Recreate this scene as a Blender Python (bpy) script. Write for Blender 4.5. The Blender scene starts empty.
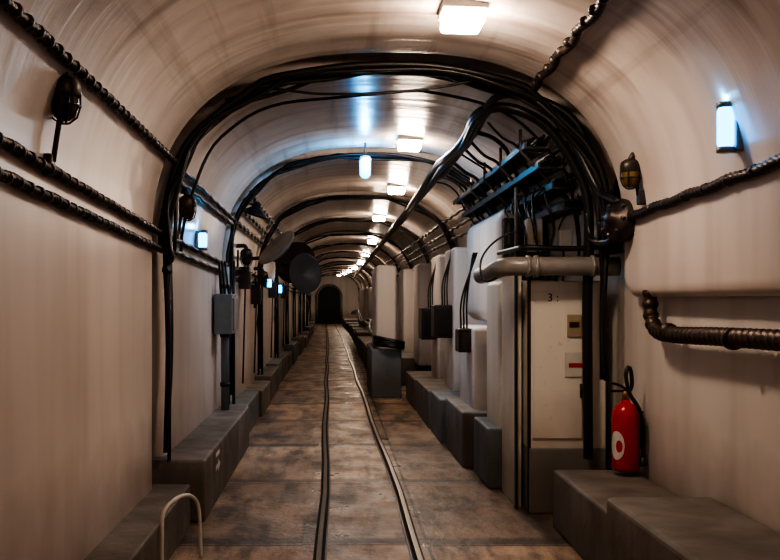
import bpy, math, random
from mathutils import Vector, Matrix
random.seed(7)
CX, HW, ZS, RZ, NP = 0.355, 1.575, 1.9, 1.31, 2.5
CAMZ = 1.56
SH = .20   # shell offset behind the lining

# ------------------------------------------------------------ materials
def newmat(name):
    m = bpy.data.materials.new(name); m.use_nodes = True
    nt = m.node_tree; b = nt.nodes['Principled BSDF']
    return m, nt, b
def noise(nt, scale, vec, detail=6, rough=.6):
    n = nt.nodes.new('ShaderNodeTexNoise'); n.inputs['Scale'].default_value = scale
    n.inputs['Detail'].default_value = detail; n.inputs['Roughness'].default_value = rough
    nt.links.new(vec, n.inputs['Vector']); return n.outputs['Fac']
def ramp(nt, fac, stops):
    r = nt.nodes.new('ShaderNodeValToRGB'); e = r.color_ramp.elements
    while len(e) < len(stops): e.new(.5)
    for i, (p, c) in enumerate(stops):
        e[i].position = p; e[i].color = (*c, 1) if len(c) == 3 else c
    nt.links.new(fac, r.inputs[0]); return r.outputs[0]
def mix(nt, fac, a, b, mode='MIX'):
    n = nt.nodes.new('ShaderNodeMix'); n.data_type = 'RGBA'; n.blend_type = mode
    if isinstance(fac, (int, float)): n.inputs[0].default_value = fac
    else: nt.links.new(fac, n.inputs[0])
    for s, v in ((6, a), (7, b)):
        if isinstance(v, tuple): n.inputs[s].default_value = (*v, 1)
        else: nt.links.new(v, n.inputs[s])
    return n.outputs[2]
def math_n(nt, op, a, b):
    n = nt.nodes.new('ShaderNodeMath'); n.operation = op
    for i, v in enumerate((a, b)):
        if isinstance(v, (int, float)): n.inputs[i].default_value = v
        else: nt.links.new(v, n.inputs[i])
    return n.outputs[0]
def posn(nt, sc=(1, 1, 1)):
    g = nt.nodes.new('ShaderNodeNewGeometry'); mp = nt.nodes.new('ShaderNodeMapping')
    mp.inputs['Scale'].default_value = sc
    nt.links.new(g.outputs['Position'], mp.inputs['Vector']); return mp.outputs['Vector']
def plaster(name, c1, c2, stain, rough=.5, streak=.5, bump=.25, lowdirt=True, ringy=False, speck=.6):
    m, nt, b = newmat(name)
    p = posn(nt)
    col = mix(nt, ramp(nt, noise(nt, .8, p, 2, .4), [(.3, (0, 0, 0)), (.7, (1, 1, 1))]), c1, c2)
    st = ramp(nt, noise(nt, 3.5, posn(nt, (1.3, 1.3, .12)), 2, .4), [(.42, (0, 0, 0)), (.85, (1, 1, 1))])
    col = mix(nt, math_n(nt, 'MULTIPLY', st, streak), col, stain)
    if speck > 0:
        sp = ramp(nt, noise(nt, 22, p, 4, .7), [(.62, (0, 0, 0)), (.75, (speck,) * 3)])
        col = mix(nt, sp, col, stain)
    h2 = None
    if ringy:
        s_ = nt.nodes.new('ShaderNodeSeparateXYZ'); nt.links.new(p, s_.inputs[0])
        up = ramp(nt, math_n(nt, 'MULTIPLY', s_.outputs[2], .3), [(.66, (0.0,) * 3), (.84, (1, 1, 1))])
        h2 = math_n(nt, 'MULTIPLY', noise(nt, 1.0, posn(nt, (.35, 5, .35)), 4, .55), up)
        col = mix(nt, ramp(nt, h2, [(.48, (0, 0, 0)), (.76, (.75, .75, .75))]), col, stain)
        h3 = math_n(nt, 'MULTIPLY', noise(nt, 1.0, posn(nt, (8, .3, 8)), 4, .6), up)
        col = mix(nt, ramp(nt, h3, [(.53, (0, 0, 0)), (.76, (.55, .55, .55))]), col, stain)
    if lowdirt:
        s = nt.nodes.new('ShaderNodeSeparateXYZ'); nt.links.new(p, s.inputs[0])
        a = math_n(nt, 'ADD', math_n(nt, 'MULTIPLY', noise(nt, 3, p, 3, .5), -.5), s.outputs[2])
        low = ramp(nt, a, [(0.0, (.8, .8, .8)), (.6, (0, 0, 0))])
        col = mix(nt, low, col, stain)
    nt.links.new(col, b.inputs['Base Color'])
    if rough > .5:
        rr = ramp(nt, noise(nt, 3, p, 4, .5), [(.3, (rough - .05,) * 3), (.7, (rough + .15,) * 3)])
        nt.links.new(rr, b.inputs['Roughness'])
    else: b.inputs['Roughness'].default_value = rough + .03
    bp = nt.nodes.new('ShaderNodeBump'); bp.inputs['Strength'].default_value = bump
    bp.inputs['Distance'].default_value = .02
    nt.links.new(noise(nt, 3.2, p, 2, .4) if rough < .5 else noise(nt, 7, p, 6, .55), bp.inputs['Height'])
    if h2 is not None:
        b2 = nt.nodes.new('ShaderNodeBump'); b2.inputs['Strength'].default_value = .3; b2.inputs['Distance'].default_value = .06
        nt.links.new(h2, b2.inputs['Height']); nt.links.new(bp.outputs[0], b2.inputs['Normal']); bp = b2
    nt.links.new(bp.outputs[0], b.inputs['Normal'])
    return m
def simple(name, c, rough=.5, metal=0, var=.35, sc=12):
    m, nt, b = newmat(name)
    p = posn(nt)
    dark = tuple(x * (1 - var) for x in c)
    nt.links.new(mix(nt, noise(nt, sc, p), dark, c), b.inputs['Base Color'])
    b.inputs['Roughness'].default_value = rough; b.inputs['Metallic'].default_value = metal
    return m
def emis(name, c, s):
    m, nt, b = newmat(name)
    b.inputs['Base Color'].default_value = (*c, 1)
    b.inputs['Emission Color'].default_value = (*c, 1); b.inputs['Emission Strength'].default_value = s
    return m

M = {}
M['wall'] = plaster('painted_plaster', (.75, .70, .665), (.64, .59, .55), (.22, .155, .125), .42, .3, .2, True, False, 0)
M['vault'] = plaster('gloss_vault_paint', (.76, .69, .645), (.62, .545, .50), (.19, .12, .085), .25, .3, .2, True, True, 0)
M['shell'] = plaster('raw_concrete', (.15, .12, .10), (.10, .08, .068), (.05, .04, .035), .7, .6, .6)
M['plinth'] = plaster('plinth_concrete', (.36, .33, .30), (.21, .19, .175), (.075, .058, .045), .6, .8, .6)
M['plinthblue'] = plaster('plinth_bluegrey', (.22, .28, .32), (.16, .205, .23), (.08, .07, .06), .55, .5, .4)
M['cream'] = plaster('cream_paint', (.82, .78, .71), (.75, .70, .62), (.30, .22, .15), .42, .25, .15, True, False, .4)
M['grey'] = plaster('grey_paint', (.27, .27, .25), (.22, .22, .21), (.12, .10, .08), .5, .3, .15)
M['black'] = simple('black_rubber', (.015, .013, .012), .4)
M['groove'] = simple('rail_groove', (.012, .009, .007), .9)
M['iron'] = simple('dark_iron', (.065, .05, .044), .42, .6)
M['horn'] = simple('horn_paint', (.07, .065, .062), .45, .1)
M['rust'] = simple('rusty_armour', (.10, .065, .048), .42, .5, .6, 30)
M['steel'] = simple('worn_steel', (.22, .17, .135), .3, .8, .6, 8)
M['zinc'] = simple('galvanised_tray', (.17, .15, .135), .4, .6, .5, 8)
M['pipe'] = simple('grey_pipe_paint', (.32, .30, .28), .33, .1, .4)
M['bluepipe'] = simple('bluegrey_metal', (.22, .27, .31), .4, .2)
M['white'] = simple('white_enamel', (.75, .72, .66), .4)
M['red'] = simple('red_enamel', (.55, .012, .012), .25, 0, .25)
M['brass'] = simple('brass', (.45, .28, .10), .35, .8, .5, 30)
M['yellow'] = simple('aged_label', (.46, .37, .24), .5)
M['glassdark'] = simple('smoked_glass', (.05, .035, .025), .12, .0)
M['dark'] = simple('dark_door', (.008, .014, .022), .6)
M['lamp'] = emis('lamp_diffuser', (1, .79, .61), 145)
M['lampdim'] = emis('lamp_diffuser_dim', (1, .77, .60), 90)  # same diffuser at lower strength, dimmed to balance the light
M['blue'] = emis('blue_lamp_glass', (.01, .40, 1), 8)

def floor_mat(name, mul, rough0):
    m, nt, b = newmat(name)
    p = posn(nt)
    c = mix(nt, ramp(nt, noise(nt, .9, p, 8), [(.35, (0, 0, 0)), (.65, (1, 1, 1))]), (.23 * mul, .15 * mul, .10 * mul), (.45 * mul, .315 * mul, .215 * mul))
    c = mix(nt, ramp(nt, noise(nt, 2.2, posn(nt, (1.8, .45, 1)), 10, .68), [(.44, (0, 0, 0)), (.60, (.92, .92, .92))]), c, (.06, .038, .026))
    s_ = nt.nodes.new('ShaderNodeSeparateXYZ'); nt.links.new(p, s_.inputs[0])
    w1 = math_n(nt, 'MULTIPLY', noise(nt, 3, p, 4), .12)
    fr = math_n(nt, 'FRACT', math_n(nt, 'MULTIPLY', math_n(nt, 'ADD', s_.outputs[1], w1), 1 / 2.15), 0)
    c = mix(nt, ramp(nt, fr, [(.0, (.85,) * 3), (.06, (.75,) * 3), (.09, (0,) * 3), (1, (0,) * 3)]), c, (.05, .035, .026))
    br = nt.nodes.new('ShaderNodeTexBrick')
    br.inputs['Scale'].default_value = 1; br.inputs['Mortar Size'].default_value = .012
    br.inputs['Brick Width'].default_value = 1.62; br.inputs['Row Height'].default_value = 2.15
    br.offset = 0.0
    br.inputs['Color1'].default_value = (.65, .66, .68, 1); br.inputs['Color2'].default_value = (1.3, 1.3, 1.28, 1)
    br.inputs['Mortar'].default_value = (.15, .13, .11, 1)
    mp = nt.nodes.new('ShaderNodeMapping'); g = nt.nodes.new('ShaderNodeNewGeometry')
    nt.links.new(g.outputs['Position'], mp.inputs['Vector']); mp.inputs['Location'].default_value = (1.03, .1, 0)
    nt.links.new(mp.outputs[0], br.inputs['Vector'])
    c = mix(nt, 1.0, c, br.outputs['Color'], 'MULTIPLY')
    nt.links.new(c, b.inputs['Base Color'])
    nt.links.new(ramp(nt, noise(nt, 2.2, p, 6), [(.35, (rough0,) * 3), (.7, (.65,) * 3)]), b.inputs['Roughness'])
    bp = nt.nodes.new('ShaderNodeBump'); bp.inputs['Strength'].default_value = .6; bp.inputs['Distance'].default_value = .02
    nt.links.new(noise(nt, 14, p, 10, .65), bp.inputs['Height']); nt.links.new(bp.outputs[0], b.inputs['Normal'])
    return m
M['floor'] = floor_mat('floor_concrete', 1.0, .32)
M['bed'] = floor_mat('trackbed_concrete', .85, .24)

# ------------------------------------------------------------ mesh builder
import bmesh
class MB:
    def __init__(s): s.v = []; s.f = []; s.m = []; s.sm = []; s.mats = []
    def mi(s, k):
        if k not in s.mats: s.mats.append(k)
        return s.mats.index(k)
    def add(s, vs, fs, k, smooth=False, M4=None):
        o = len(s.v); i = s.mi(k)
        s.v += [tuple(M4 @ Vector(a)) if M4 else tuple(a) for a in vs]
        for f in fs: s.f.append([o + a for a in f]); s.m.append(i); s.sm.append(smooth)
    def box(s, x0, x1, y0, y1, z0, z1, k, bev=0.0, M4=None, smooth=False):
        if bev <= 0:
            vs = [(x, y, z) for x in (x0, x1) for y in (y0, y1) for z in (z0, z1)]
            fs = [(0, 1, 3, 2), (4, 6, 7, 5), (0, 4, 5, 1), (2, 3, 7, 6), (0, 2, 6, 4), (1, 5, 7, 3)]
            s.add(vs, fs, k, False, M4)
        else:
            bm = bmesh.new(); bmesh.ops.create_cube(bm, size=1)
            for v in bm.verts:
                v.co = Vector(((x0 + x1) / 2 + v.co.x * (x1 - x0), (y0 + y1) / 2 + v.co.y * (y1 - y0), (z0 + z1) / 2 + v.co.z * (z1 - z0)))
            bmesh.ops.bevel(bm, geom=bm.edges[:], offset=bev, segments=6 if smooth else 3, profile=.5, affect='EDGES')
            bm.verts.index_update()
            s.add([tuple(v.co) for v in bm.verts], [[v.index for v in f.verts] for f in bm.faces], k, smooth, M4)
            bm.free()
    def tube(s, pts, r, k, n=8, twist=None, caps=True):
        pts = [Vector(p) for p in pts]; N = len(pts)
        t0 = (pts[1] - pts[0]).normalized()
        up = Vector((0, 0, 1)) if abs(t0.z) < .9 else Vector((1, 0, 0))
        u = t0.cross(up).normalized(); vs = []; L = 0
        for i in range(N):
            if i == 0: t = t0
            elif i == N - 1: t = (pts[i] - pts[i - 1]).normalized()
            else: t = (pts[i + 1] - pts[i - 1]).normalized()
            u = (u - t * u.dot(t)).normalized(); w = t.cross(u)
            if i: L += (pts[i] - pts[i - 1]).length
            for j in range(n):
                a = 2 * math.pi * j / n; rr = r
                if twist:
                    kind, pitch, amp = twist
                    if kind == 'rope': rr = r * (1 + amp * abs(math.cos(a - math.pi * L / pitch)) - amp / 2)
                    else: rr = r * (1 + amp * math.sin(2 * math.pi * L / pitch))
                vs.append(pts[i] + (u * math.cos(a) + w * math.sin(a)) * rr)
        fs = [(i * n + j, i * n + (j + 1) % n, (i + 1) * n + (j + 1) % n, (i + 1) * n + j) for i in range(N - 1) for j in range(n)]
        if caps: fs += [tuple(range(n))[::-1], tuple((N - 1) * n + j for j in range(n))]
        s.add(vs, fs, k, True)
    def lathe(s, prof, k, M4=None, n=24):
        vs = []; fs = []
        for (r, z) in prof:
            for j in range(n):
                a = 2 * math.pi * j / n; vs.append((r * math.cos(a), r * math.sin(a), z))
        for i in range(len(prof) - 1):
            for j in range(n):
                fs.append((i * n + j, i * n + (j + 1) % n, (i + 1) * n + (j + 1) % n, (i + 1) * n + j))
        s.add(vs, fs, k, True, M4)
    def obj(s, name, parent=None):
        lo = [min(v[i] for v in s.v) for i in range(3)]; hi = [max(v[i] for v in s.v) for i in range(3)]
        c = [(lo[i] + hi[i]) / 2 for i in range(3)]
        me = bpy.data.meshes.new(name)
        me.from_pydata([(v[0] - c[0], v[1] - c[1], v[2] - c[2]) for v in s.v], [], s.f)
        for k in s.mats: me.materials.append(M[k])
        me.polygons.foreach_set('material_index', s.m); me.polygons.foreach_set('use_smooth', s.sm)
        me.update()
        bm = bmesh.new(); bm.from_mesh(me); bmesh.ops.recalc_face_normals(bm, faces=bm.faces); bm.to_mesh(me); bm.free()
        o = bpy.data.objects.new(name, me); o.location = c
        bpy.context.scene.collection.objects.link(o)
        if parent: o.parent = parent
        return o

def smooth_path(ctrl, step=.03):
    P = [Vector(p) for p in ctrl]; P = [P[0] * 2 - P[1]] + P + [P[-1] * 2 - P[-2]]; out = []
    for i in range(1, len(P) - 2):
        a, b, c, d = P[i - 1:i + 3]; n = max(2, int((c - b).length / step))
        for j in range(n):
            t = j / n
            out.append(.5 * ((2 * b) + (c - a) * t + (2 * a - 5 * b + 4 * c - d) * t * t + (-a + 3 * b - 3 * c + d) * t ** 3))
    out.append(P[-2]); return out

def arc_pt(a, off=0):
    c, s = math.cos(a), math.sin(a); e = 2 / NP
    return CX - math.copysign(abs(c) ** e, c) * (HW - off), ZS + (RZ - off) * abs(s) ** e
def profile(zl, zr, off=0, na=44, nv=8):
    pts = [(CX - HW + off, zl + (ZS - zl) * i / nv) for i in range(nv)]
    pts += [arc_pt(math.pi * i / na, off) for i in range(na + 1)]
    pts += [(CX + HW - off, ZS + (zr - ZS) * i / nv) for i in range(1, nv + 1)]
    return pts

# ------------------------------------------------------------ shell
YB, YE = -5.0, 66.0
def bend(y): return 0 if y < 40 else -.45 * ((y - 40) / 26) ** 1.5
def shell_part(name, pts, key, smooth=True):
    mb = MB(); ys = [YB, 0, 10, 20, 30, 40, 46, 52, 58, YE]
    vs = [(x + bend(y), y, z) for y in ys for (x, z) in pts]; n = len(pts)
    fs = [(i * n + j, i * n + j + 1, (i + 1) * n + j + 1, (i + 1) * n + j) for i in range(len(ys) - 1) for j in range(n - 1)]
    mb.add(vs, fs, key, smooth); return mb.obj(name)
shell_part('ceiling', [arc_pt(math.pi * i / 40, -SH) for i in range(41)] + [(CX + HW + .13, ZS)], 'shell')
shell_part('wall_left', [(CX - HW - SH, 0), (CX - HW - SH, ZS)], 'shell')
shell_part('wall_right', [(CX + HW + .13, 0), (CX + HW + .13, ZS)], 'wall')
mb = MB(); mb.box(-1.9, 2.4, YB, YE, -.1, 0, 'floor'); mb.obj('floor')
mb = MB(); mb.box(-1.9, 2.4, YB - .1, YB, 0, 3.6, 'wall'); mb.obj('wall_back')
mb = MB(); mb.box(-2.6, 2.4, YE, YE + .15, 0, 3.6, 'wall'); mb.obj('wall_end')

mb = MB(); dcx = -.38
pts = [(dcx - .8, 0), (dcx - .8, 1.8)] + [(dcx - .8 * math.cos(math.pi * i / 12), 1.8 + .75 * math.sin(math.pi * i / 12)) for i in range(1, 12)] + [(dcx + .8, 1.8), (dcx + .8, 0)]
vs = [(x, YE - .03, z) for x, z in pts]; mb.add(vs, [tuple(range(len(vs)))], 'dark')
mb.tube([(x, YE - .1, z) for x, z in pts], .09, 'plinth', 6)
mb.box(dcx - .02, dcx + .02, YE - .08, YE - .04, 0, 2.5, 'iron')
mb.obj('door_1')

def lining(y0, y1, zl=.3, zr=1.6, name='vault_lining', R=.22, key='vault'):
    mb = MB(); r = .06; T = SH - .015; TR = .11
    ts = [0, .006, .02, .04, .06, .1, .15, .22]
    ys = [y0 + t for t in ts]; k = max(3, int((y1 - y0) / .4))
    ys += [y0 + .22 + (y1 - y0 - .44) * i / k for i in range(1, k)] + [y1 - t for t in reversed(ts)]
    rows = []
    for y in ys:
        t = min(y - y0, y1 - y)
        off = -(r - math.sqrt(max(0, r * r - (r - t) ** 2))) if t < r else 0
        zz = zr + (R - math.sqrt(max(0, R * R - (R - t) ** 2)) if t < R else 0)
        pts = profile(zl, zz, off)
        pts[-1] = (pts[-1][0] + .03, pts[-1][1])
        rows.append([(x + bend(y), y, z) for x, z in pts] + [(CX + HW + TR + bend(y), y, zz)])
    def endrow(yy):
        p_ = profile(zl, zr + R, -T)
        return [(min(x, CX + HW + TR) + bend(yy) if z < ZS + .01 else x + bend(yy), yy, z) for x, z in p_] + [(CX + HW + TR + bend(yy), yy, zr + R)]
    rows = [endrow(y0)] + rows + [endrow(y1)]
    n = len(rows[0]); vs = [p for r_ in rows for p in r_]
    fs = [(i * n + j, i * n + j + 1, (i + 1) * n + j + 1, (i + 1) * n + j) for i in range(len(rows) - 1) for j in range(n - 1)]
    mb.add(vs, fs, key, True); return mb.obj(name)
lining(-4.9, 2.3, .3, 1.58)
lining(2.38, 6.72, .3, 1.58)
lining(7.15, 10.85, .3, 2.35, R=.1)
joints = [6.93]
y = 11.3; joints.append(11.1)
while y < 62:
    lining(y + .05, min(y + 3.9, YE - .05), .3, 1.32); y += 4.3
    if y < 64: joints.append(y - .15)
mb = MB(); mb.box(1.50, 2.05, 9.2, 11.5, 1.33, 2.42, 'wall', .14, None, True); mb.obj('concrete_hood')

# plinths ------------------------------------------------------------
mb = MB(); XL = CX - HW - .19
mb.box(XL, -1.0, -4.8, 3.4, 0, .31, 'plinth', .015); mb.box(XL, -.99, 3.42, 6.85, 0, .30, 'plinth', .015)
mb.box(XL, -.91, 7.0, 10.6, 0, .44, 'plinth', .02); y = 10.9; i = 0
while y < 60:
    L = 1.7 if i % 2 else 2.2
    xb = bend(y)
    mb.box(XL + xb, -.97 + xb + random.uniform(-.05, .03), y, y + L, 0, .42 + random.uniform(-.08, .10), 'plinthblue' if i % 3 == 0 else 'plinth', .02)
    y += L + .22; i += 1
mb.obj('trim_1')
mb = MB()
mb.box(1.49, 2.04, 5.42, 6.85, 0, .40, 'plinth', .02); mb.box(1.46, 2.04, -4.8, 5.40, 0, .50, 'plinth', .03)
for (ya, yb, xi, zt, k) in [(8.25, 9.1, 1.26, .50, 'plinthblue'), (9.25, 10.7, 1.18, .52, 'plinth'), (10.85, 11.9, 1.14, .48, 'plinthblue'), (12.1, 13.9, 1.13, .46, 'plinth'), (14.1, 15.8, 1.12, .44, 'plinth'),
                             (18.3, 20.0, 1.15, .5, 'plinth'), (20.2, 24.0, 1.1, .5, 'plinthblue')]:
    mb.box(xi, 2.04, ya, yb, 0, zt, k, .02)
mb.box(.58, 1.06, 15.9, 18.1, 0, .78, 'plinthblue', .02)
y = 19.2
while y < 60:
    mb.box(.70 + bend(y), 1.09 if y < 24 else 2.04, y, y + 3, 0, .42 + random.uniform(-.05, .1), 'plinth', .02); y += 3.2
mb.obj('trim_2')

for (ya, yb, xi, xo, zt) in [(8.3, 9.0, 1.36, 2.04, 1.72), (9.5, 10.6, 1.32, 2.04, 1.30), (12.0, 13.0, 1.42, 2.04, 2.2), (14.0, 15.0, 1.44, 2.04, 2.2), (16.2, 17.9, .66, 1.0, 2.12), (17.5, 18.5, 1.45, 2.04, 2.2),
                             (20.5, 22, 1.4, 2.04, 2.2), (24, 27, 1.3, 2.04, 2.0), (30, 36, 1.2, 2.04, 2.0), (38, 46, 1.1, 2.04, 2.0)]:
    mb = MB(); mb.box(xi, xo, ya, yb, .4, zt, 'cream' if ya < 9 else 'wall', .05, None, True); mb.obj('concrete_pier')

# railway track --------------------------------------------------------
mb = MB()
def trk(x0, x1, z, key, z0=0.0):
    ys = [-4 + i * 1.5 for i in range(20)] + list(range(26, 67, 4)); vs = []; fs = []
    for yy in ys:
        b_ = 0 if yy < 8 else -.0065 * (yy - 8) if yy < 40 else -.208 - .012 * (yy - 40)
        w = .012 * math.sin(yy * .9)
        vs += [(x0 + b_ + w, yy, z0), (x0 + b_ + w, yy, z), (x1 + b_ + w, yy, z), (x1 + b_ + w, yy, z0)]
    for i in range(len(ys) - 1):
        for j in range(3): fs.append((i * 4 + j, i * 4 + j + 1, i * 4 + j + 5, i * 4 + j + 4))
    mb.add(vs, fs, key, False)
trk(-.2, .62, .005, 'bed')
for xc in (-.09, .51):
    s = 1 if xc < 0 else -1
    trk(xc - .035, xc + .035, .008, 'groove'); trk(xc - .015, xc + .015, .034, 'steel')
    trk(xc + s * .042 - .005, xc + s * .042 + .005, .018, 'iron')
mb.obj('railway_track')

# ring cables ------------------------------------------------------------
def ring(yc, zl, zr, n, r, spread, mb, jit=.02, key='black'):
    for q in range(n):
        yy = yc + (q - (n - 1) / 2) * spread; ph = random.random() * 6; off = r + .005 + random.random() * jit
        pts = []; pr = profile(zl, zr, off)
        for i, (x, z) in enumerate(pr):
            w = jit * math.sin(i * .23 + ph) + jit * .5 * math.sin(i * .61 + ph * 2)
            dx, dz = CX - x, 1.9 - z; L = math.hypot(dx, dz) or 1
            pts.append((x + dx / L * abs(w) + bend(yc), yy + w * .8, z + (dz / L * abs(w) if z > 1.9 else 0)))
        mb.tube(pts, r, key, 6)
mb = MB(); ring(6.86, 1.75, 2.1, 5, .015, .04, mb, .045)
ring(6.8, 1.9, 2.3, 1, .026, .1, mb, .03)
ring(7.0, .5, 1.0, 2, .02, .08, mb, .02)
mb.tube(smooth_path([(-.75, 6.84, 2.93), (-.45, 6.84, 3.0), (-.1, 6.84, 2.97), (.4, 6.84, 2.98), (.8, 6.84, 3.03), (1.0, 6.84, 3.08)], .05), .010, 'black', 6)
mb.obj('cable_ring')
mb = MB(); ring(7.7, 1.9, 2.4, 1, .012, .09, mb, .03); mb.obj('cable_ring')
for k, j in enumerate(joints[1:]):
    mb = MB(); n = 4 if k < 3 else 2
    ring(j, .5, 1.4, n, .018, .06, mb, .035); mb.obj('cable_ring')

def wallx(z, side=-1, off=0.0):
    if z <= ZS: return CX + side * (HW - off)
    q = max(0, min(1, (z - ZS) / (RZ - off)))
    return CX + side * (HW - off) * (1 - q ** NP) ** (1 / NP)
def along(z0, z1, y0, y1, side, off, sag=.012, n=60):
    out = []
    for i in range(n + 1):
        t = i / n; y = y0 + (y1 - y0) * t; z = z0 + (z1 - z0) * t - sag * abs(math.sin(t * math.pi * (y1 - y0) / .55))
        out.append((wallx(z, side, off), y, z))
    return smooth_path(out, .015)
mb = MB()
for (z0, z1) in [(2.56, 2.51), (2.20, 2.02), (2.08, 1.91)]:
    mb.tube(along(z0, z1, 1.5, 6.95, -1, .03), .015, 'rust' if 2.1 < z0 < 2.3 else 'iron', 10, ('rope', .045, .9))
    y = 1.8
    while y < 6.8:
        zz = z0 + (z1 - z0) * (y - 1.5) / 5.45; xx = wallx(zz, -1, .03)
        mb.tube([(xx, y - .012, zz - .008), (xx, y + .012, zz - .008)], .025, 'iron', 8)
        mb.box(xx - .04, xx, y - .01, y + .01, zz - .012, zz + .012, 'iron'); y += .13
mb.obj('armoured_cable')
mb = MB()
for z0, z1 in [(2.5, 2.45), (2.42, 2.4), (2.02, 1.95), (1.93, 1.85)]:
    mb.tube(along(z0, z1, 7.15, 11.0, -1, .03), .016, 'iron', 8, ('rope', .05, .6))
mb.obj('armoured_cable')
mb = MB()
for z0, z1, k in [(2.6, 2.5, 'black'), (2.45, 2.4, 'iron'), (1.95, 1.9, 'iron'), (1.85, 1.8, 'black'), (2.75, 2.75, 'black')]:
    mb.tube(along(z0, z1, 11.0, 60.0, -1, .04, .03, 180)[::6], .018, k, 6)
mb.obj('armoured_cable')
mb = MB()
mb.tube(along(2.22, 2.10, 1.5, 6.6, 1, .03), .022, 'iron', 10, ('rope', .055, .8))
y = 1.8
while y < 6.5:
    zz = 2.22 - .12 * (y - 1.5) / 5.1; xx = wallx(zz, 1, .03)
    mb.tube([(xx, y - .012, zz - .008), (xx, y + .012, zz - .008)], .030, 'iron', 8); y += .3
mb.obj('armoured_cable')
mb = MB()
mb.tube(along(3.05, 3.0, 1.5, 6.9, 1, .03), .020, 'iron', 10, ('rope', .05, .8))
y = 1.8
while y < 6.8:
    zz = 3.05 - .05 * (y - 1.5) / 5.4; xx = wallx(zz, 1, .03)
    mb.tube([(xx, y - .012, zz - .008), (xx, y + .012, zz - .008)], .028, 'iron', 8); y += .2
mb.obj('armoured_cable')

mb = MB()
p = smooth_path([(1.96, 6.22, 1.62), (1.96, 6.2, 1.46), (1.955, 6.08, 1.38), (1.95, 5.8, 1.36), (1.95, 5.0, 1.375), (1.95, 4.0, 1.385), (1.95, 2.0, 1.39)], .009)
mb.tube(p, .044, 'rust', 14, ('corr', .07, .13))
for y in (5.85, 4.9, 3.9): mb.tube([(1.95, y - .02, 1.37), (1.95, y + .02, 1.37)], .056, 'iron', 14)
mb.obj('corrugated_conduit')

mb = MB()
for q in range(6):
    dx, dz = random.uniform(-.07, .07), random.uniform(-.05, .05)
    c = [(1.12 + dx, 60, 2.83 + dz), (1.12 + dx, 30, 2.83 + dz), (1.1 + dx, 20, 2.84 + dz)]
    for yy in (16, 13.5, 11.2, 10, 9, 8.2): c.append((1.09 + dx + random.uniform(-.03, .03), yy, 2.85 + dz + random.uniform(-.03, .03)))
    mb.tube(smooth_path(c + [(1.1 + dx, 7.5, 2.9 + dz), (1.16 + dx * .5, 7.27, 2.94 + dz * .5), (1.30, 7.2 + dx * .6, 2.91 + dz * .5), (1.52, 7.18 + dx * .6, 2.78 + dz * .4), (1.72, 7.18 + dx * .6, 2.5 + dz * .2), (1.80 + dz * .4, 7.18 + dx * .6, 2.2), (1.80 + dz * .4, 7.2 + dx * .4, 1.5 - q * .02), (1.81 + dz * .3, 7.2 + dx * .3, .42)] if q < 4 else
            c + [(1.1 + dx, 7.6, 2.9), (1.15, 7.1, 3.0), (1.4, 6.95, 2.96), (1.65, 6.9, 2.8), (1.8, 6.9, 2.5)], .05), .026 if q else .034, 'black', 8)
mb.obj('cable_bundle')

# cable tray on upper right
mb = MB()
for lvl, (xx, zz) in enumerate([(1.40, 2.70), (1.50, 2.55), (1.60, 2.40), (1.68, 2.25)]):
    for e in (0, .17):
        mb.box(xx + e - .008, xx + e + .008, 7.35, 11.8, zz - .02, zz + .025, 'zinc')
    y = 7.4
    while y < 11.8:
        mb.box(xx, xx + .17, y - .015, y + .015, zz - .018, zz - .004, 'zinc'); y += .16
    for q in range(5):
        pts = [(xx + .02 + q * .032 + random.uniform(-.012, .012), 7.25 + i * .35, zz + .015 + random.uniform(0, .035)) for i in range(14)]
        mb.tube(smooth_path(pts, .08), .014, 'black', 6)
for y in (7.5, 8.4, 9.3, 10.2, 11.1):
    mb.tube([(1.39, y, 2.84), (1.39, y, 2.68), (1.84, y, 2.2)], .014, 'zinc', 6)
for q in range(5):
    y0 = 7.5 + q * .3
    mb.tube(smooth_path([(1.6, y0 + .5, 2.45), (1.52, y0 + .2, 2.32), (1.5 + .04 * q, y0, 2.1), (1.54 + .03 * q, y0 + .05, 1.85)], .06), .010, 'black', 6)
mb.obj('cable_tray')
# loose cables crossing between tray, vault and ceiling bundle
mb = MB()
for q in range(10):
    y0 = 7.3 + q * .42 + random.uniform(-.1, .1); s_ = random.uniform(.03, .12)
    mb.tube(smooth_path([(1.12, y0, 2.86), (1.25, y0 + .12, 2.88 - s_), (1.38, y0 + .25, 2.78 - s_ * .5), (1.48, y0 + .4, 2.60), (1.62, y0 + .5, 2.42)], .05), random.choice((.009, .013, .017)), 'black', 6)
for q in range(4):
    z0 = 2.52 + q * .09
    mb.tube(smooth_path([(wallx(z0, 1, .03 + .02 * (i % 2)), 7.2 + i * .5, z0 - .03 * (i % 2)) for i in range(9)], .06), .016, 'black', 6)
mb.obj('loose_cables')
mb = MB()
for z0, z1, k in [(2.75, 2.75, 'black'), (2.62, 2.6, 'iron'), (2.5, 2.45, 'black'), (1.95, 1.9, 'black'), (2.3, 2.3, 'iron')]:
    mb.tube(along(z0, z1, 11.8, 60, 1, .05, .03, 160)[::6], .024, k, 6)
mb.obj('armoured_cable')

mb = MB()
mb.box(1.52, 1.95, 9.0, 9.12, 1.74, 2.3, 'iron', .01)
for (a, b_, c, d) in [(1.55, 1.68, 2.05, 2.25), (1.72, 1.82, 2.02, 2.2), (1.56, 1.7, 1.80, 1.98), (1.74, 1.9, 1.78, 1.95)]:
    mb.box(a, b_, 8.9, 9.0, c, d, 'black', .008); mb.tube([((a + b_) / 2, 8.95, d), ((a + b_) / 2, 8.95, d + .12)], .01, 'black', 6)
mb.obj('distribution_panel')

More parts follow.
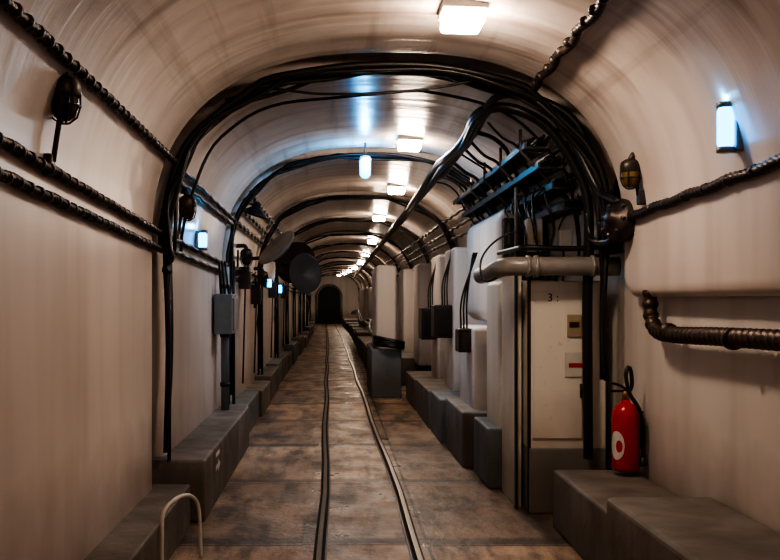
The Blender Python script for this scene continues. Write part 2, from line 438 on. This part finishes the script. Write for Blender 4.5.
mb = MB()
for j in joints[1:9]:
    for dx in (0, .05):
        mb.tube([(-1.18 + dx, j + dx, .4), (-1.18 + dx, j + dx, 2.0)], .018, 'black', 6)
        mb.tube([(1.88 - dx, j + dx, .5), (1.88 - dx, j + dx, 2.0)], .018, 'black', 6)
mb.tube([(-1.16, 7.0, .44), (-1.16, 7.0, 1.9)], .014, 'iron', 6)
mb.obj('vertical_conduit')
mb = MB(); mb.tube([(-1.12, 10.2, .44), (-1.12, 10.2, 1.9)], .042, 'bluepipe', 12)
for z in (.7, 1.2, 1.7): mb.tube([(-1.12, 10.2, z - .02), (-1.12, 10.2, z + .02)], .052, 'iron', 12)
mb.obj('standpipe')
mb = MB(); mb.box(-1.2, -1.02, 9.9, 10.32, 1.22, 1.62, 'bluepipe', .01); mb.box(-1.03, -1.0, 9.95, 10.27, 1.26, 1.58, 'pipe', .008)
for q in range(3): mb.tube([(-1.14 + q * .04, 10.0, 1.6), (-1.16 + q * .03, 10.0, 1.95)], .012, 'black', 6)
mb.obj('junction_box')
for (yy, zz) in [(12.6, 1.7), (14.4, 1.5), (18.2, 1.6), (22.4, 1.6)]:
    mb = MB(); mb.box(-1.21, -1.08, yy, yy + .2, zz, zz + .28, 'iron', .01); mb.box(-1.1, -1.07, yy + .03, yy + .17, zz + .04, zz + .22, 'black', .005)
    mb.tube([(-1.14, yy + .1, zz), (-1.17, yy + .1, .5)], .012, 'black', 6); mb.tube([(-1.14, yy + .1, zz + .25), (-1.17, yy + .1, 1.95)], .012, 'black', 6)
    mb.obj('switch_box')

# electrical cabinet
mb = MB()
mb.box(1.42, 1.98, 7.3, 8.15, .47, 1.70, 'cream', .012); mb.box(1.415, 1.98, 7.295, 8.15, 0, .48, 'grey', .012)
mb.box(1.36, 1.40, 7.5, 8.15, .0, 1.78, 'cream', .008)
mb.box(1.345, 1.36, 7.45, 7.5, 0, 2.4, 'iron'); mb.box(1.41, 1.43, 7.3, 7.34, 0, 1.75, 'iron')
mb.box(1.44, 1.80, 7.285, 7.295, .55, 1.62, 'cream', .004)
mb.tube([(1.79, 7.27, .85), (1.79, 7.27, .95)], .01, 'iron', 8)
cab = mb.obj('electrical_cabinet')
def sub(name, parts, parent):
    m_ = MB()
    for p_ in parts: m_.box(*p_)
    o = m_.obj(name); o.parent = parent; o.matrix_parent_inverse = Matrix.Translation(-parent.location); return o
sub('brass_label', [(1.69, 1.79, 7.272, 7.284, 1.29, 1.455, 'yellow', .003), (1.705, 1.775, 7.268, 7.273, 1.36, 1.40, 'rust', .0)], cab)
sub('warning_plate', [(1.672, 1.80, 7.274, 7.284, 1.0, 1.18, 'white', .003), (1.70, 1.80, 7.270, 7.275, 1.07, 1.10, 'red', 0)], cab)
tc = bpy.data.curves.new('number_marking', 'FONT'); tc.body = '3 :'; tc.size = .085; tc.extrude = .001; tc.materials.append(M['black'])
to = bpy.data.objects.new('number_marking', tc); to.location = (1.545, 7.281, 1.55); to.rotation_euler = (math.pi / 2, 0, 0)
bpy.context.scene.collection.objects.link(to); to.parent = cab; to.matrix_parent_inverse = Matrix.Translation(-cab.location)

mb = MB()
mb.tube(smooth_path([(2.02, 7.12, 1.80), (1.7, 7.12, 1.80), (1.36, 7.12, 1.80), (1.25, 7.17, 1.80), (1.2, 7.3, 1.79), (1.19, 7.6, 1.77), (1.2, 8.2, 1.76)], .03), .068, 'pipe', 18)
for x in (1.36, 1.42, 1.82): mb.tube([(x, 7.12, 1.8), (x + .025, 7.12, 1.8)], .08, 'pipe', 18)
mb.tube(smooth_path([(1.99, 7.2, 1.95), (1.7, 7.2, 1.93), (1.4, 7.22, 1.94), (1.35, 7.4, 1.94), (1.36, 8.3, 1.95)], .04), .02, 'black', 8)
mb.tube(smooth_path([(1.22, 7.3, 1.74), (1.1, 7.35, 1.70), (1.08, 7.4, 1.85), (1.2, 7.5, 2.0), (1.4, 7.5, 2.1)], .03), .008, 'black', 6)
mb.obj('service_pipe')
mb = MB()
for q in range(4):
    x = 1.42 + q * .1; pts = [(x, 7.4 + random.random() * .6, 1.7)]
    for z in (1.9, 2.1, 2.3): pts.append((x + random.uniform(-.06, .06), 7.4 + random.random() * .5, z))
    pts.append((1.6, 7.6, 2.42)); mb.tube(smooth_path(pts, .05), random.choice((.008, .012, .018)), random.choice(('black', 'iron', 'black')), 6)
mb.box(1.46, 1.58, 7.6, 7.72, 1.93, 2.18, 'pipe', .01); mb.box(1.66, 1.76, 7.4, 7.5, 1.93, 2.08, 'pipe', .01); mb.box(1.5, 1.56, 7.585, 7.6, 2.0, 2.08, 'brass', .003)
mb.obj('wiring_loom')
mb = MB()
Mx = Matrix.Translation((1.88, 6.55, 2.08)) @ Matrix.Rotation(math.radians(-75), 4, 'Y') @ Matrix.Rotation(.3, 4, 'X')
mb.lathe([(0, -.06), (.12, -.06), (.14, -.04), (.14, .04), (.12, .06), (.05, .075), (.045, .11), (0, .11)], 'iron', Mx)
for a in range(8): mb.lathe([(0, .055), (.012, .055), (.012, .08), (0, .08)], 'steel', Mx @ Matrix.Translation((.115 * math.cos(a * .785), .115 * math.sin(a * .785), 0)), 8)
mb.tube(smooth_path([(1.86, 6.6, 2.0), (1.84, 6.75, 1.95), (1.82, 7.1, 2.0), (1.8, 7.15, 2.2)], .03), .025, 'black', 8)
mb.tube(smooth_path([(1.86, 6.55, 2.2), (1.80, 6.8, 2.3), (1.7, 6.9, 2.55), (1.55, 6.92, 2.8)], .03), .026, 'black', 8)
mb.obj('junction_drum')
def bulkhead_lamp(x, y, z, s, key, side, stem=.22):
    mb = MB(); T = Matrix.Translation((x, y, z)) @ Matrix.Scale(s, 4)
    mb.lathe([(0, .075), (.03, .072), (.055, .055), (.062, .03), (.062, .0), (.058, -.01)], 'iron', T)
    mb.lathe([(.052, .0), (.052, -.05), (.04, -.085), (.02, -.1), (0, -.103)], key, T)
    for a in range(6):
        c_, s_ = math.cos(a * math.pi / 3), math.sin(a * math.pi / 3)
        pp = [T @ Vector((c_ * r_, s_ * r_, zz)) for r_, zz in [(.06, 0), (.06, -.05), (.047, -.09), (.02, -.11), (0, -.113)]]
        mb.tube(pp, .004 * s, 'iron', 6)
    mb.tube([T @ Vector((.061 * math.cos(i * .5236), .061 * math.sin(i * .5236), -.045)) for i in range(13)], .004 * s, 'iron', 6)
    w = wallx(z, side)
    mb.tube(smooth_path([(x, y, z + .06 * s), (x + side * .02, y, z + .1 * s), (w + side * .0, y, z + .1 * s)], .02), .02 * s, 'iron', 8)
    w2 = wallx(z - stem, side)
    mb.tube(smooth_path([(w - side * .03, y, z + .06 * s), (w2 - side * .03, y + .01, z - stem)], .03), .012, 'iron', 8)
    mb.box(w2 - .035, w2 + .035, y - .035, y + .035, z - stem - .06, z - stem + .03, 'iron', .008)
    mb.obj('bulkhead_lamp')
bulkhead_lamp(-1.13, 4.18, 2.42, 1.1, 'glassdark', -1, .28)
bulkhead_lamp(-1.12, 7.6, 2.28, 1.05, 'glassdark', -1)
bulkhead_lamp(-1.08, 12.2, 2.1, 1.2, 'glassdark', -1)
bulkhead_lamp(-1.08, 15.0, 1.9, 1.3, 'glassdark', -1, .4)
bulkhead_lamp(1.83, 6.2, 2.36, 1.0, 'brass', 1, .15)

def blue_point(x, y, z, p):
    l = bpy.data.lights.new('lamp_glow', 'POINT'); l.energy = p; l.color = (.08, .5, 1); l.shadow_soft_size = .02
    o = bpy.data.objects.new('lamp_glow', l); o.location = (x, y, z); bpy.context.scene.collection.objects.link(o); return o
def blue_lamp(x, y, z, h, side, p=1.5):
    mb = MB()
    mb.lathe([(0, -h / 2), (.028, -h / 2 + .005), (.038, -h / 2 + .03), (.038, h / 2 - .03), (.028, h / 2 - .005), (0, h / 2)], 'blue', Matrix.Translation((x, y, z)), 16)
    mb.box(x + side * .055 - .02, x + .02 + side * .055, y - .045, y + .045, z - h / 2 - .01, z + h / 2 + .01, 'bluepipe', .01)
    for e in (-1, 1): mb.lathe([(0, -.012), (.042, -.012), (.042, .012), (0, .012)], 'bluepipe', Matrix.Translation((x, y, z + e * h / 2)), 16)
    o = mb.obj('blue_lamp'); g = blue_point(x - side * .0, y, z + h / 2 + .035, p); g.parent = o; g.matrix_parent_inverse = Matrix.Translation(-o.location)
blue_lamp(1.835, 4.70, 2.37, .21, 1, 3)
blue_lamp(-1.15, 8.7, 2.08, .15, -1)
blue_lamp(-1.13, 17.2, 1.85, .16, -1)
blue_lamp(-1.1, 20.0, 1.78, .18, -1)
mb = MB(); x, y, z = .315, 10.45, 2.95
mb.lathe([(0, -.12), (.03, -.115), (.055, -.085), (.06, .08), (0, .09)], 'blue', Matrix.Translation((x, y, z)), 16)
mb.lathe([(.0, .12), (.05, .11), (.065, .08), (.065, .06), (.058, .06)], 'white', Matrix.Translation((x, y, z)), 16)
mb.tube([(x, y, z + .11), (x, y, 3.21)], .012, 'iron', 8)
o = mb.obj('blue_pendant_lamp')
for dy in (-.1, .1):
    g = blue_point(x, y + dy, z + .03, 20); g.parent = o; g.matrix_parent_inverse = Matrix.Translation(-o.location)

def ceil_lamp(x, y, w=.22, l=.27, key='lamp'):
    q = abs((x - bend(y)) - CX) / HW; zt = ZS + RZ * (1 - q ** NP) ** (1 / NP)
    tilt = math.atan2((x - CX) * .10, 1)
    T = Matrix.Translation((x, y, zt - .015)) @ Matrix.Rotation(tilt, 4, 'Y')
    mb = MB(); mb.box(-w / 2 - .015, w / 2 + .015, -l / 2 - .015, l / 2 + .015, -.025, .03, 'white', .008, T)
    mb.box(-w / 2, w / 2, -l / 2, l / 2, -.10, -.024, key, .02, T); mb.obj('bulkhead_light')
for x, y in [(.72, 1.2), (.715, 5.6), (.755, 10.1), (.87, 14.1), (.84, 19.0), (.98, 26.2), (1.03, 33.5), (1.05, 41), (.95, 48), (.75, 54), (.55, 59), (.25, 63)]:  # the farthest one is an extra lamp added to brighten the end wall
    ceil_lamp(x, y, key='lampdim' if y < 3 or y > 62 else 'lamp')

def orient(loc, d, s=1):
    d = Vector(d).normalized(); return Matrix.Translation(loc) @ d.to_track_quat('Z', 'Y').to_matrix().to_4x4() @ Matrix.Scale(s, 4)
mb = MB()
hp = [(.03, -.22), (.05, -.2), (.055, -.12), (.09, -.06), (.17, -.02), (.25, .0), (.255, .012), (.245, .01), (.16, -.005), (.07, -.05), (.0, -.07)]
mb.lathe(hp, 'rust', orient((-.52, 13.1, 2.05), (.35, -.85, -.25), 1.1), 32)
mb.lathe(hp, 'horn', orient((-.38, 12.7, 1.90), (.6, -.75, .1), 1.0), 32)
mb.lathe([(.0, -.05), (.06, -.05), (.2, .0), (.30, .06), (.295, .07), (.0, .03)], 'pipe', orient((-.72, 13.0, 2.20), (-.62, -.40, .66), 1.0), 32)
mb.tube([(-1.2, 13.2, 2.1), (-.9, 13.2, 2.12), (-.5, 13.2, 2.1)], .025, 'iron', 8)
mb.tube([(-.9, 13.2, 2.12), (-.4, 12.85, 1.92)], .02, 'iron', 8)
mb.tube([(-.74, 13.05, 2.2), (-.74, 13.2, 2.12)], .03, 'iron', 8)
mb.obj('horn_loudspeaker')
mb = MB()
mb.lathe([(.02, .1), (.04, .09), (.06, .03), (.17, -.05), (.175, -.06), (.16, -.05), (0, .01)], 'iron', orient((-.92, 11.6, 2.60), (.3, 0, 1)), 24)
mb.tube([(-.92, 11.6, 2.66), (-1.1, 11.6, 2.7), (-1.16, 11.6, 2.45)], .015, 'iron', 8)
mb.obj('enamel_lampshade')

for (x0, x1, y0, y1, z0, z1) in [(1.2, 1.42, 12.1, 12.5, 1.1, 1.5), (1.22, 1.44, 14.1, 14.6, 1.0, 1.45), (1.20, 1.34, 9.7, 10.0, 1.05, 1.28)]:
    mb = MB(); mb.box(x0, x1, y0, y1, z0, z1, 'iron', .015); mb.box(x0 + .03, x1 - .03, y0 - .012, y0, z0 + .04, z1 - .04, 'rust' if y0 < 10 else 'black', .005)
    for q in range(3):
        mb.tube(smooth_path([(x1 - .04 - q * .03, (y0 + y1) / 2, z1), (x1 - .04 - q * .025, (y0 + y1) / 2, z1 + .3), (x1 + .02 + q * .02, (y0 + y1) / 2, z1 + .75)], .06), .010, 'black', 6)
    mb.obj('switch_box')
mb = MB()
for q in range(5):
    pts = [(.72 + random.uniform(-.07, .05), y, z + q * .03) for y, z in [(15.9, .85), (17, .8), (19, .9), (22, 1.0), (26, .9), (32, 1.1), (40, 1.0)]]
    mb.tube(smooth_path([(1.1, 15.8, .8 + q * .02)] + pts, .15), .03, 'black', 6)
mb.obj('floor_cable_bundle')

mb = MB()
mb.tube(smooth_path([(-.97, 5.6, 0.0), (-.97, 5.6, .25), (-.965, 5.62, .36), (-.93, 5.7, .41), (-.89, 5.82, .42), (-.85, 5.95, .39), (-.82, 6.02, .30), (-.81, 6.05, .0)], .02), .011, 'white', 10)
mb.obj('tube_guard_rail')
mb = MB()
mb.add([(-.905, 7.6, .30), (-.905, 7.75, .30), (-.905, 7.75, .33), (-.905, 7.9, .28), (-.905, 7.75, .23), (-.905, 7.75, .26), (-.905, 7.6, .26)], [tuple(range(7))], 'white')
mb.box(-.909, -.905, 7.62, 7.85, .36, .39, 'white')
mb.obj('painted_arrow_marking')

# fire extinguisher --------------------------------------------------------
ex, ey, ez = 1.965, 6.62, .41
mb = MB(); T = Matrix.Translation((ex - .04, ey, ez + .02))
mb.lathe([(0, 0), (.07, 0), (.088, .012), (.092, .03), (.092, .36), (.085, .40), (.062, .435), (.035, .45), (.028, .47), (0, .47)], 'red', T, 32)
mb.lathe([(0, .465), (.026, .465), (.026, .52), (.018, .53), (0, .53)], 'brass', T, 16)
body = T.translation
def P(a, b, c): return (body.x + a, body.y + b, body.z + c)
mb.box(*[v for ab in ((body.x - .10, body.x + .02), (body.y - .012, body.y + .012), (body.z + .52, body.z + .535)) for v in ab], 'black', .004)
mb.tube(smooth_path([P(.01, 0, .53), P(-.03, 0, .56), P(-.1, 0, .585)], .02), .009, 'black', 8)
mb.tube(smooth_path([P(.0, -.01, .5), P(.03, -.03, .56), P(.02, -.05, .66), P(-.0, -.06, .69), P(-.02, -.07, .64), P(.0, -.085, .52), P(.06, -.09, .42), P(.09, -.08, .30), P(.095, -.06, .1)], .02), .013, 'black', 10)
mb.lathe([(.01, 0), (.018, .0), (.024, -.05), (.02, -.06), (0, -.06)], 'black', Matrix.Translation(P(.095, -.06, .1)), 12)
mb.box(body.x + .06, 2.03, body.y - .04, body.y + .04, body.z + .15, body.z + .4, 'iron', .004)
ext = mb.obj('fire_extinguisher')
mb = MB()
def patch(a0, a1, z0, z1, rr, key, rnd=False):
    vs = []; fs = []; na, nz = 16, 12
    for i in range(na + 1):
        u = i / na; a = a0 + (a1 - a0) * u
        h = math.sqrt(max(0, 1 - (2 * u - 1) ** 2)) if rnd else 1
        for j in range(nz + 1):
            t = (j / nz - .5) * h + .5; vs.append((body.x + rr * math.cos(a), body.y + rr * math.sin(a), body.z + z0 + (z1 - z0) * t))
    for i in range(na):
        for j in range(nz): fs.append((i * (nz + 1) + j, (i + 1) * (nz + 1) + j, (i + 1) * (nz + 1) + j + 1, i * (nz + 1) + j + 1))
    mb.add(vs, fs, key, True)
patch(math.radians(180), math.radians(250), .08, .27, .0932, 'white', True)
patch(math.radians(212), math.radians(242), .13, .21, .0937, 'red', True)
lab = mb.obj('label'); lab.parent = ext; lab.matrix_parent_inverse = Matrix.Translation(-ext.location)

# ------------------------------------------------------------ world / camera
w = bpy.data.worlds.new('World'); bpy.context.scene.world = w; w.use_nodes = True
w.node_tree.nodes['Background'].inputs[0].default_value = (.02, .018, .016, 1)
cam = bpy.data.cameras.new('Camera'); co = bpy.data.objects.new('Camera', cam)
bpy.context.scene.collection.objects.link(co)
co.location = (0, 0, CAMZ); co.rotation_euler = (math.pi / 2, 0, 0)
cam.sensor_width = 36; cam.lens = 36 * 1000 / 780; cam.shift_x = 55 / 780; cam.shift_y = 20 / 780
cam.clip_end = 200
bpy.context.scene.camera = co
try: bpy.context.scene.view_settings.look = 'AgX - High Contrast'
except Exception as e: print(e)
